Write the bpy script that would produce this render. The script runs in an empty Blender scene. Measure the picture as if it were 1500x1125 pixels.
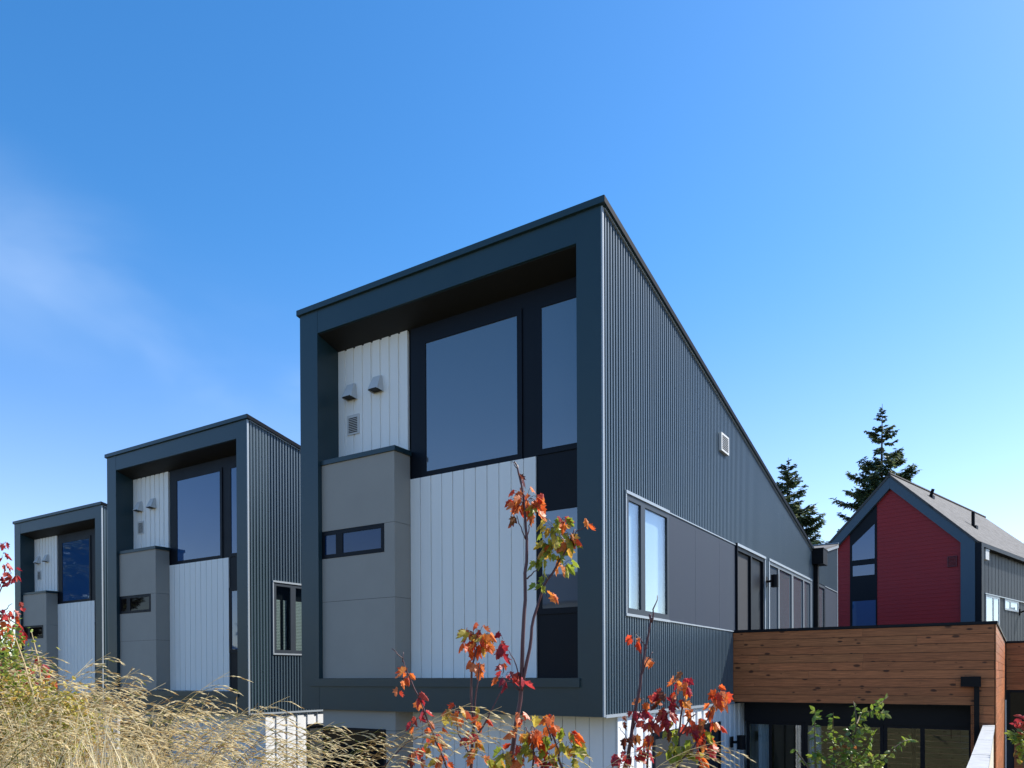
import bpy, math, random
from mathutils import Vector, Matrix
sc = bpy.context.scene
col = sc.collection
R_ = random.Random(7)

# ------------------------------------------------------------------ camera numbers
FPX, YAW, PITCH, ROLL, CYP = 1121.86, math.radians(-32.6506), math.radians(-0.2714), math.radians(-0.2476), 995.57
CAM = Vector((4.2231, -8.7096, 0.5245))
FW = Vector((math.sin(YAW)*math.cos(PITCH), math.cos(YAW)*math.cos(PITCH), math.sin(PITCH)))
RT0 = Vector((math.cos(YAW), -math.sin(YAW), 0)); UP0 = RT0.cross(FW)
RT = RT0*math.cos(ROLL) + UP0*math.sin(ROLL); UP = UP0*math.cos(ROLL) - RT0*math.sin(ROLL)
def at(u, v, t):
    """world point seen at photo pixel (u, v), t metres in front of the lens"""
    return CAM + (FW + RT*((u-750)/FPX) - UP*((v-CYP)/FPX))*t

# ------------------------------------------------------------------ mesh builder
class MB:
    def __init__(s): s.v=[]; s.f=[]; s.c=[]; s.uv=[]
    def face(s, pts, c=None, uv=None):
        n=len(s.v); s.v += [tuple(p) for p in pts]; s.f.append(tuple(range(n, n+len(pts))))
        s.c.append(c); s.uv.append(uv)
    def box(s, x0,x1,y0,y1,z0,z1, c=None):
        s.prism([(x0,y0),(x1,y0),(x1,y1),(x0,y1)], z0, z1, 'z', c)
    def prism(s, poly, a, b, axis, c=None):
        """polygon in the two other axes, extruded along axis from a to b"""
        def P(p, h):
            return (h,p[0],p[1]) if axis=='x' else (p[0],h,p[1]) if axis=='y' else (p[0],p[1],h)
        n=len(s.v); k=len(poly)
        s.v += [P(p,a) for p in poly] + [P(p,b) for p in poly]
        s.f += [tuple(range(n+k-1,n-1,-1)), tuple(range(n+k,n+2*k))]
        s.f += [(n+i, n+(i+1)%k, n+k+(i+1)%k, n+k+i) for i in range(k)]
        s.c += [c]*(k+2); s.uv += [None]*(k+2)
    def board(s, o, run, up, out, L, h, th, c, u0=0., v0=0.):
        """a plank: origin o, unit vectors, uv along its length"""
        P=lambda a,b,d: o+run*a+up*b+out*d
        q=[P(0,0,th),P(L,0,th),P(L,h,th),P(0,h,th)]
        s.face(q, c, [(u0,v0),(u0+L,v0),(u0+L,v0+h),(u0,v0+h)])
        for a,b in (((0,0,0),(L,0,0)),((L,0,0),(L,h,0)),((L,h,0),(0,h,0)),((0,h,0),(0,0,0))):
            A=P(a[0],a[1],0); B=P(b[0],b[1],0)
            s.face([A,B,B+out*th,A+out*th], c, [(u0+a[0],v0+a[1]),(u0+b[0],v0+b[1])]*2)
    def tube(s, pts, rad, n=6, c=None):
        pts=[Vector(p) for p in pts]; rings=[]
        if not isinstance(rad,(list,tuple)): rad=[rad]*len(pts)
        for i,p in enumerate(pts):
            d=(pts[min(i+1,len(pts)-1)]-pts[max(i-1,0)]); d=d.normalized() if d.length>1e-9 else Vector((0,0,1))
            a=d.orthogonal().normalized() if i==0 else (pa - d*pa.dot(d)).normalized()
            pa=a; b=d.cross(a); base=len(s.v)
            s.v += [tuple(p+(a*math.cos(t)+b*math.sin(t))*rad[i]) for t in [2*math.pi*k/n for k in range(n)]]
            rings.append(base)
        for i in range(len(rings)-1):
            for k in range(n):
                s.f.append((rings[i]+k, rings[i]+(k+1)%n, rings[i+1]+(k+1)%n, rings[i+1]+k)); s.c.append(c); s.uv.append(None)
        for rg,rev in ((rings[0],1),(rings[-1],0)):
            f=tuple(range(rg,rg+n)); s.f.append(f[::-1] if rev else f); s.c.append(c); s.uv.append(None)
    def build(s, name, mat, parent=None, smooth=False, off=None):
        me=bpy.data.meshes.new(name); me.from_pydata(s.v, [], s.f); me.materials.append(mat)
        if any(c is not None for c in s.c):
            a=me.color_attributes.new('tint','FLOAT_COLOR','CORNER'); buf=[]
            for f,c in zip(s.f,s.c):
                c=c or (.5,.5,.5); buf += [c[0],c[1],c[2],1.0]*len(f)
            a.data.foreach_set('color', buf)
        if any(u is not None for u in s.uv):
            l=me.uv_layers.new(name='UVMap'); buf=[]
            for f,u in zip(s.f,s.uv):
                for i in range(len(f)): buf += list(u[i]) if u else [0,0]
            l.data.foreach_set('uv', buf)
        if smooth: me.polygons.foreach_set('use_smooth', [True]*len(me.polygons))
        me.update()
        o=bpy.data.objects.new(name, me); col.objects.link(o)
        if parent is not None: o.parent=parent
        if off is not None: o.location=off
        return o
def empty(name, loc, label, cat, group=None):
    o=bpy.data.objects.new(name,None); col.objects.link(o); o.location=loc; o.empty_display_size=.3
    tag(o,label,cat,group); return o
def tag(o,label,cat,group=None,kind=None):
    o['label']=label; o['category']=cat
    if group: o['group']=group
    if kind: o['kind']=kind
    return o

# ------------------------------------------------------------------ materials
def nodes(name):
    m=bpy.data.materials.new(name); m.use_nodes=True; nt=m.node_tree
    return m, nt, nt.nodes['Principled BSDF'], nt.nodes['Material Output']
def N(nt, t, **k):
    n=nt.nodes.new(t)
    for a,b in k.items():
        if a in n.inputs: n.inputs[a].default_value=b
        else: setattr(n,a,b)
    return n
def paint(name, rgb, rough=.5, spec=.5, metal=0., var=.12, scale=2.5, bump=0., bscale=60., streak=False):
    """plain painted surface with soft weathering blotches"""
    m,nt,p,out=nodes(name); L=nt.links.new
    tc=N(nt,'ShaderNodeTexCoord'); mp=N(nt,'ShaderNodeMapping')
    if streak: mp.inputs['Scale'].default_value=(1,1,.15)
    L(tc.outputs['Object'],mp.inputs['Vector'])
    no=N(nt,'ShaderNodeTexNoise',Scale=scale,Detail=6.,Roughness=.6); L(mp.outputs[0],no.inputs['Vector'])
    mx=N(nt,'ShaderNodeMix',data_type='RGBA'); L(no.outputs['Fac'],mx.inputs[0])
    mx.inputs[6].default_value=[c*(1-var) for c in rgb]+[1]; mx.inputs[7].default_value=[min(1,c*(1+var)) for c in rgb]+[1]
    L(mx.outputs[2],p.inputs['Base Color'])
    mr=N(nt,'ShaderNodeMapRange'); mr.inputs['To Min'].default_value=max(0,rough-.07); mr.inputs['To Max'].default_value=min(1,rough+.07)
    L(no.outputs['Fac'],mr.inputs['Value']); L(mr.outputs[0],p.inputs['Roughness'])
    p.inputs['Specular IOR Level'].default_value=spec; p.inputs['Metallic'].default_value=metal
    if bump:
        n2=N(nt,'ShaderNodeTexNoise',Scale=bscale,Detail=4.); L(tc.outputs['Object'],n2.inputs['Vector'])
        b=N(nt,'ShaderNodeBump',Strength=bump,Distance=.01); L(n2.outputs['Fac'],b.inputs['Height']); L(b.outputs[0],p.inputs['Normal'])
    return m
def tinted(name, rough=.6, transl=0., spec=.3, var=.25, vscale=40.):
    """colour from the leaf's or plank's own tint, with fine mottling"""
    m,nt,p,out=nodes(name); L=nt.links.new
    a=N(nt,'ShaderNodeAttribute',attribute_name='tint')
    tc=N(nt,'ShaderNodeTexCoord'); no=N(nt,'ShaderNodeTexNoise',Scale=vscale,Detail=3.); L(tc.outputs['Object'],no.inputs['Vector'])
    mr=N(nt,'ShaderNodeMapRange'); mr.inputs['To Min'].default_value=1-var; mr.inputs['To Max'].default_value=1+var; L(no.outputs['Fac'],mr.inputs['Value'])
    mx=N(nt,'ShaderNodeMix',data_type='RGBA',blend_type='MULTIPLY'); mx.inputs[0].default_value=1
    L(a.outputs['Color'],mx.inputs[6]); L(mr.outputs[0],mx.inputs[7]); L(mx.outputs[2],p.inputs['Base Color'])
    p.inputs['Roughness'].default_value=rough; p.inputs['Specular IOR Level'].default_value=spec
    if transl:
        t=N(nt,'ShaderNodeBsdfTranslucent'); L(mx.outputs[2],t.inputs['Color'])
        ms=N(nt,'ShaderNodeMixShader'); ms.inputs[0].default_value=transl
        L(p.outputs[0],ms.inputs[1]); L(t.outputs[0],ms.inputs[2]); L(ms.outputs[0],out.inputs['Surface'])
    return m
def opaque_glass(name, rgb=(.012,.02,.03), ior=2.1, wob=.015):
    m,nt,p,out=nodes(name); L=nt.links.new
    p.inputs['Base Color'].default_value=(*rgb,1); p.inputs['Roughness'].default_value=.02; p.inputs['IOR'].default_value=ior
    tc=N(nt,'ShaderNodeTexCoord'); no=N(nt,'ShaderNodeTexNoise',Scale=.9,Detail=1.); L(tc.outputs['Object'],no.inputs['Vector'])
    b=N(nt,'ShaderNodeBump',Strength=wob,Distance=.2); L(no.outputs['Fac'],b.inputs['Height']); L(b.outputs[0],p.inputs['Normal'])
    return m
def clear_glass(name, tint=(.8,.85,.85), fac=.14):
    m,nt,p,out=nodes(name); L=nt.links.new; nt.nodes.remove(p)
    t=N(nt,'ShaderNodeBsdfTransparent'); t.inputs['Color'].default_value=(*tint,1)
    g=N(nt,'ShaderNodeBsdfGlossy',Roughness=.01); g.inputs['Color'].default_value=(.9,.95,1,1)
    lw=N(nt,'ShaderNodeLayerWeight',Blend=.5)          # facing term: the same from both sides of the sheet
    pw=N(nt,'ShaderNodeMath',operation='POWER'); L(lw.outputs['Facing'],pw.inputs[0]); pw.inputs[1].default_value=3.5
    fr=N(nt,'ShaderNodeMath',operation='MULTIPLY_ADD',use_clamp=True); L(pw.outputs[0],fr.inputs[0]); fr.inputs[1].default_value=.8; fr.inputs[2].default_value=fac*.5
    ms=N(nt,'ShaderNodeMixShader'); L(fr.outputs[0],ms.inputs[0]); L(t.outputs[0],ms.inputs[1]); L(g.outputs[0],ms.inputs[2]); L(ms.outputs[0],out.inputs['Surface'])
    return m
def cedar(name):
    m,nt,p,out=nodes(name); L=nt.links.new
    uv=N(nt,'ShaderNodeUVMap'); a=N(nt,'ShaderNodeAttribute',attribute_name='tint')
    mp=N(nt,'ShaderNodeMapping'); mp.inputs['Scale'].default_value=(1.3,22,1); L(uv.outputs[0],mp.inputs['Vector'])
    g=N(nt,'ShaderNodeTexNoise',Scale=2.2,Detail=8.,Roughness=.65,Distortion=.6); L(mp.outputs[0],g.inputs['Vector'])
    r=N(nt,'ShaderNodeMapRange'); r.inputs['From Min'].default_value=.3; r.inputs['From Max'].default_value=.72; r.inputs['To Min'].default_value=.52; r.inputs['To Max'].default_value=1.28; L(g.outputs['Fac'],r.inputs['Value'])
    m1=N(nt,'ShaderNodeMix',data_type='RGBA',blend_type='MULTIPLY'); m1.inputs[0].default_value=1; L(a.outputs['Color'],m1.inputs[6]); L(r.outputs[0],m1.inputs[7])
    mk=N(nt,'ShaderNodeMapping'); mk.inputs['Scale'].default_value=(3.1,7.2,1); L(uv.outputs[0],mk.inputs['Vector'])
    vo=N(nt,'ShaderNodeTexVoronoi',voronoi_dimensions='2D',Scale=1.,Randomness=1.); L(mk.outputs[0],vo.inputs['Vector'])
    # knots of differing sizes: distance to the cell point against a size drawn from the cell's own colour
    sep=N(nt,'ShaderNodeSeparateColor'); L(vo.outputs['Color'],sep.inputs[0])
    sz=N(nt,'ShaderNodeMapRange'); sz.inputs['From Min'].default_value=.2; sz.inputs['To Min'].default_value=-.03; sz.inputs['To Max'].default_value=.18; L(sep.outputs[0],sz.inputs['Value'])
    sb=N(nt,'ShaderNodeMath',operation='SUBTRACT'); L(sz.outputs[0],sb.inputs[0]); L(vo.outputs['Distance'],sb.inputs[1])
    kn=N(nt,'ShaderNodeMapRange'); kn.inputs['From Min'].default_value=-.03; kn.inputs['From Max'].default_value=.05; kn.inputs['To Max'].default_value=.85; L(sb.outputs[0],kn.inputs['Value'])
    m2=N(nt,'ShaderNodeMix',data_type='RGBA'); L(kn.outputs[0],m2.inputs[0]); L(m1.outputs[2],m2.inputs[6]); m2.inputs[7].default_value=(.035,.012,.006,1)
    L(m2.outputs[2],p.inputs['Base Color']); p.inputs['Roughness'].default_value=.55; p.inputs['Specular IOR Level'].default_value=.3
    b=N(nt,'ShaderNodeBump',Strength=.25,Distance=.004); L(g.outputs['Fac'],b.inputs['Height']); L(b.outputs[0],p.inputs['Normal'])
    return m
def shingle(name, rgb):
    m,nt,p,out=nodes(name); L=nt.links.new
    uv=N(nt,'ShaderNodeUVMap')
    br=N(nt,'ShaderNodeTexBrick',Scale=1.); br.inputs['Brick Width'].default_value=.3; br.inputs['Row Height'].default_value=.14; br.inputs['Mortar Size'].default_value=.008
    br.inputs['Color1'].default_value=[c*.72 for c in rgb]+[1]; br.inputs['Color2'].default_value=[c*1.25 for c in rgb]+[1]; br.inputs['Mortar'].default_value=[c*.4 for c in rgb]+[1]
    L(uv.outputs[0],br.inputs['Vector'])
    no=N(nt,'ShaderNodeTexNoise',Scale=90.,Detail=2.); L(uv.outputs[0],no.inputs['Vector'])
    mr=N(nt,'ShaderNodeMapRange'); mr.inputs['To Min'].default_value=.6; mr.inputs['To Max'].default_value=1.4; L(no.outputs['Fac'],mr.inputs['Value'])
    mx=N(nt,'ShaderNodeMix',data_type='RGBA',blend_type='MULTIPLY'); mx.inputs[0].default_value=1; L(br.outputs['Color'],mx.inputs[6]); L(mr.outputs[0],mx.inputs[7])
    L(mx.outputs[2],p.inputs['Base Color']); p.inputs['Roughness'].default_value=.9
    return m

CHAR=(.030,.042,.052)
M=dict(
 frame=paint('charcoal_flashing',(.017,.041,.051),.36,.45,var=.16,scale=1.4),
 rib=paint('charcoal_ribbed_metal',(.056,.086,.112),.40,.45,var=.08,scale=1.5,streak=True),
 trim=paint('pale_metal_trim',(.30,.34,.38),.4,.5,var=.06),
 sash=paint('slate_window_sash',(.028,.038,.052),.5,.3,var=.06),
 white=paint('white_board_paint',(.86,.845,.81),.5,.4,var=.07,scale=3,streak=True),
 whitemetal=paint('white_ribbed_metal',(.76,.77,.78),.45,.4,var=.03,streak=True),
 grey=paint('grey_cement_panel',(.335,.31,.275),.6,.3,var=.11,scale=1.3,bump=.05,bscale=25),
 side=paint('slate_cement_panel',(.024,.034,.056),.6,.25,var=.13,scale=1.3,streak=True),
 black=paint('near_black_frame',(.003,.005,.010),.5,.2,var=.15),
 soffit=paint('dark_soffit',(.016,.015,.014),.6,.3,var=.12),
 core=paint('wall_core',(.03,.035,.04),.7,.2),
 vent=paint('grey_vent_paint',(.58,.58,.57),.5,.4,var=.06),
 fascia=paint('slate_blue_fascia',(.055,.095,.135),.5,.4,var=.08),
 red=paint('dark_red_siding',(.31,.013,.015),.5,.35,var=.10,scale=1.4,streak=False,bump=.06,bscale=30),
 redvent=paint('dark_red_vent',(.12,.014,.02),.5,.4),
 darkwall=paint('blue_charcoal_wall',(.011,.018,.028),.55,.25,var=.08,streak=True),
 screen=paint('grey_insect_screen',(.045,.045,.05),.7,.2),
 rake=paint('dark_rake_metal',(.003,.006,.012),.6,.05),
 midgrey=paint('mid_grey_frame',(.15,.17,.19),.45,.4,var=.05),
 lamp=paint('black_lamp_metal',(.005,.005,.007),.5,.15),
 concrete=paint('pale_weathered_cap',(.36,.37,.38),.8,.2,var=.35,scale=7,bump=.3,bscale=40),
 wallwhite=paint('cream_wall',(.66,.60,.48),.7,.2,var=.12,scale=3),
 curtain=paint('white_curtain',(.70,.76,.84),.8,.1,var=.04),
 floor=paint('interior_floor',(.20,.15,.10),.5,.3),
 tanwall=paint('beige_house_wall',(.42,.36,.26),.7,.2,var=.06),
 tan=paint('olive_tan_wall',(.42,.38,.24),.7,.2,var=.10,streak=True),
 blind=paint('pale_blind',(.62,.66,.64),.6,.2,var=.04),
 soil=paint('bank_soil',(.10,.085,.045),.95,.1,var=.5,scale=1.3,bump=.6,bscale=8),
 paving=paint('concrete_paving',(.30,.29,.27),.9,.1,var=.2,scale=2),
 bark=paint('fir_bark',(.075,.058,.045),.9,.1,var=.3,scale=6),
 stem=paint('maple_stem',(.085,.030,.034),.45,.5,var=.35,scale=30),
 twig=paint('pale_twig',(.30,.26,.22),.7,.2),
 greenstem=paint('shrub_stem',(.12,.09,.05),.7,.2),
 glass=opaque_glass('sky_reflecting_glass',(.092,.108,.128),2.2),
 glassblue=opaque_glass('dark_blue_glass',(.008,.032,.10),1.5),
 glassdeep=opaque_glass('deep_blue_glass',(.018,.070,.19),1.8),
 glassdull=opaque_glass('dull_dark_glass',(.010,.007,.006),1.25),
 glassdark=opaque_glass('dark_glass',(.006,.006,.008),1.5),
 clear=clear_glass('clear_glass'),
 cedar=cedar('cedar_boards'),
 shingle=shingle('grey_shingle',(.10,.097,.097)),
 leaf=tinted('maple_leaf',.42,.5,.4,.22,60),
 needle=tinted('fir_needle',.5,.32,.25,.3,3),
 green=tinted('shrub_leaf',.4,.38,.45,.2,60),
 straw=tinted('dry_grass',.5,.45,.25,.15,20),
)

# ------------------------------------------------------------------ sky, sun
SUN=Vector((.425,.553,.717)).normalized()
el=math.asin(SUN.z); az=math.atan2(SUN.x,SUN.y)
w=bpy.data.worlds.new('World'); sc.world=w; w.use_nodes=True; nt=w.node_tree; L=nt.links.new
bg=nt.nodes['Background']; bg.inputs['Strength'].default_value=.135
sky=N(nt,'ShaderNodeTexSky',sky_type='NISHITA',sun_disc=False,sun_elevation=el,sun_rotation=az,altitude=300.,air_density=1.0,dust_density=.5,ozone_density=2.4)
# thin cirrus: stretched noise on the view direction, only in a band above the left part of the row
tc=N(nt,'ShaderNodeTexCoord'); mp=N(nt,'ShaderNodeMapping'); mp.inputs['Rotation'].default_value=(0,.5,.3); mp.inputs['Scale'].default_value=(1.2,2.2,4.5)
L(tc.outputs['Generated'],mp.inputs['Vector'])
no=N(nt,'ShaderNodeTexNoise',Scale=1.9,Detail=4.,Roughness=.45,Distortion=.3); L(mp.outputs[0],no.inputs['Vector'])
mr=N(nt,'ShaderNodeMapRange',interpolation_type='SMOOTHSTEP'); mr.inputs['From Min'].default_value=.32; mr.inputs['From Max'].default_value=.80; mr.inputs['To Max'].default_value=.19; L(no.outputs['Fac'],mr.inputs['Value'])
c1=(at(230,460,1)-CAM).normalized(); nb=(at(-60,345,1)-CAM).cross(at(390,545,1)-CAM).normalized()
dp=N(nt,'ShaderNodeVectorMath',operation='DOT_PRODUCT'); dp.inputs[1].default_value=c1; L(tc.outputs['Generated'],dp.inputs[0])
m2=N(nt,'ShaderNodeMapRange',interpolation_type='SMOOTHSTEP'); m2.inputs['From Min'].default_value=.955; m2.inputs['From Max'].default_value=.995; L(dp.outputs['Value'],m2.inputs['Value'])
db=N(nt,'ShaderNodeVectorMath',operation='DOT_PRODUCT'); db.inputs[1].default_value=nb; L(tc.outputs['Generated'],db.inputs[0])
ab=N(nt,'ShaderNodeMath',operation='ABSOLUTE'); L(db.outputs['Value'],ab.inputs[0])
m3=N(nt,'ShaderNodeMapRange',interpolation_type='SMOOTHSTEP'); m3.inputs['From Min'].default_value=.12; m3.inputs['From Max'].default_value=.0; L(ab.outputs[0],m3.inputs['Value'])
mb_=N(nt,'ShaderNodeMath',operation='MULTIPLY'); L(m2.outputs[0],mb_.inputs[0]); L(m3.outputs[0],mb_.inputs[1])
mu=N(nt,'ShaderNodeMath',operation='MULTIPLY'); L(mr.outputs[0],mu.inputs[0]); L(mb_.outputs[0],mu.inputs[1])
hs=N(nt,'ShaderNodeHueSaturation'); hs.inputs['Hue'].default_value=.5015;  L(sky.outputs[0],hs.inputs['Color'])
sx=N(nt,'ShaderNodeSeparateXYZ'); L(tc.outputs['Generated'],sx.inputs[0])     # paler air towards the horizon
sm=N(nt,'ShaderNodeMapRange',interpolation_type='SMOOTHSTEP'); sm.inputs['From Min'].default_value=.02; sm.inputs['From Max'].default_value=.5; sm.inputs['To Min'].default_value=1.08; sm.inputs['To Max'].default_value=1.33
L(sx.outputs['Z'],sm.inputs['Value']); L(sm.outputs[0],hs.inputs['Saturation'])
sh=N(nt,'ShaderNodeMapRange',interpolation_type='SMOOTHSTEP'); sh.inputs['From Min'].default_value=.02; sh.inputs['From Max'].default_value=.5; sh.inputs['To Min'].default_value=.515; sh.inputs['To Max'].default_value=.500
L(sx.outputs['Z'],sh.inputs['Value']); L(sh.outputs[0],hs.inputs['Hue'])
mx=N(nt,'ShaderNodeMix',data_type='RGBA'); L(mu.outputs[0],mx.inputs[0]); L(hs.outputs[0],mx.inputs[6]); mx.inputs[7].default_value=(5.6,6.2,6.9,1)
L(mx.outputs[2],bg.inputs['Color'])
sl=bpy.data.lights.new('sun','SUN'); sl.energy=4.8; sl.angle=math.radians(.53); sl.color=(1,.95,.86)
so=bpy.data.objects.new('sun',sl); col.objects.link(so); so.rotation_euler=(-SUN).to_track_quat('-Z','Y').to_euler(); so.location=(20,20,30)
sc.view_settings.view_transform='Standard'; sc.view_settings.look='None'; sc.view_settings.exposure=0.85; sc.view_settings.gamma=1
sc.cycles.max_bounces=8; sc.cycles.transparent_max_bounces=16; sc.cycles.use_denoising=True

cd=bpy.data.cameras.new('camera'); co=bpy.data.objects.new('camera',cd); col.objects.link(co); sc.camera=co
cd.sensor_width=36; cd.lens=FPX/1500*36; cd.shift_y=(CYP-562.5)/1500; cd.clip_end=3000; cd.clip_start=.05
m=Matrix((RT,UP,-FW)).transposed().to_4x4(); m.translation=CAM; co.matrix_world=m

# ------------------------------------------------------------------ ground
def gz(x,y):
    """height of the ground: a planted bank in front, level courts by the houses"""
    d=(y+1.2) - max(0,-(x+2))*.16          # the bank's foot follows the stepped fronts
    k=min(1,max(0,(-d)/3.6)); k=k*k*(3-2*k)
    e=min(1,max(0,(x-2.3)/1.6)); k*=1-.55*e
    base=-3.0 - .28*min(3,max(0,(-x-5.5)/9.5))
    return base + k*1.95 + .05*math.sin(x*1.7)*math.sin(y*1.3)*k
g=MB(); xs=[-900,-300,-120,-60]+[-40+1.0*i for i in range(66)]+[40,80,200,900]; ys=[-400,-120,-50]+[-24+1.0*i for i in range(60)]+[50,90,200,500,1500]
nx=len(xs)
g.v=[(x,y,gz(x,y)) for y in ys for x in xs]
for j in range(len(ys)-1):
    for i in range(nx-1):
        a=j*nx+i; g.f.append((a,a+1,a+nx+1,a+nx)); g.c.append(None); g.uv.append(None)
o=g.build('ground',M['soil'],smooth=True); o['kind']='structure'
g=MB(); g.box(.3,3.6,-1.6,5.4,-3.03,-2.985); o=g.build('path',M['paving']); o['kind']='structure'

# ------------------------------------------------------------------ townhouse
G=3.0                                         # house coordinates: z = 0 at the underside of the upper box, ground at -G
W=5.447; XI=-5.048; XJ=-.356; YB=.47; SL=.2107; YV=12.78; YE=16.15
roofz=lambda y: 6.5-SL*y if y<=YV else 6.5-SL*YV+.20*(y-YV)
OFF=(0,0,G)
def wave(mb, y0,y1,zb,zt,x0,sgn=1,pitch=.081,amp=.013,seg=8):
    prof=((0,1),(.38,1),(.48,-1),(.90,-1)); k0=math.floor(y0/pitch)-1; prev=None; ys=[(y0,None)]
    for k in range(k0,int(y1/pitch)+2): ys += [((k+a)*pitch,b) for a,b in prof if y0+.001<(k+a)*pitch<y1-.001]
    ys.append((y1,None))
    def lev(y):
        f=(y/pitch)%1
        return 1 if f<=.38 else 1-2*(f-.38)/.10 if f<.48 else -1 if f<=.90 else -1+2*(f-.90)/.10
    for y,b in ys:
        x=x0+sgn*amp*(lev(y) if b is None else b)
        a=len(mb.v); mb.v += [(x,y,zb(y)),(x,y,zt(y))]
        if prev is not None:
            mb.f.append((prev,a,a+1,prev+1) if sgn>0 else (a,prev,prev+1,a+1)); mb.c.append(None); mb.uv.append(None)
        prev=a
def ribs_x(mb, x0,x1,z0f,z1f,y,pitch,rec,dep):
    """boxed board profile along x, facing -y: raised boards, narrow recesses"""
    n=max(1,round((x1-x0)/pitch)); p=(x1-x0)/n
    for i in range(n):
        a=x0+i*p; b=a+p-rec
        mb.prism([(a,z0f),(b,z0f),(b,z1f),(a,z1f)],y-dep,y,'y')
    mb.prism([(x0,z0f),(x1-rec,z0f),(x1-rec,z1f),(x0,z1f)],y+.001,y+.03,'y')
def frame_rect(mb, axis, a0,a1,z0,z1,pl,out,wd,dep,mull=()):
    """window frame ring with mullions; axis 'x' = lies along x facing -y, 'y' = lies along y facing +x"""
    d0,d1=(pl-out,pl+dep-out) if axis=='x' else (pl-dep+out,pl+out)
    def bx(a,b,c,d):
        if axis=='x': mb.box(a,b,d0,d1,c,d)
        else: mb.box(d0,d1,a,b,c,d)
    bx(a0,a1,z0,z0+wd); bx(a0,a1,z1-wd,z1); bx(a0,a0+wd,z0+wd,z1-wd); bx(a1-wd,a1,z0+wd,z1-wd)
    for mm,mw in mull: bx(mm-mw/2,mm+mw/2,z0+wd,z1-wd)
def window(root, axis, a0,a1,z0,z1,pl,out,wd,mull,mat,gmat,rec=.012,dep=.06,off=OFF,name='window',shift=0):
    f=MB(); frame_rect(f,axis,a0,a1,z0,z1,pl,out,wd,dep,mull); fo=f.build(name,mat,root,off=off)
    e=[a0+wd]+[q for mm,mw in mull for q in (mm-mw/2,mm+mw/2)]+[a1-wd]
    for i in range(0,len(e),2):
        p=MB(); y=(pl-out+rec) if axis=='x' else (pl+out-rec)
        if axis=='x': p.box(e[i]+.001,e[i+1]-.001,y,y+.012,z0+wd+.001,z1-wd-.001)
        else: p.box(y-.012,y,e[i]+.001,e[i+1]-.001,z0+wd+.001,z1-wd-.001)
        p.build('pane',gmat,fo)
    return fo
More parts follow.
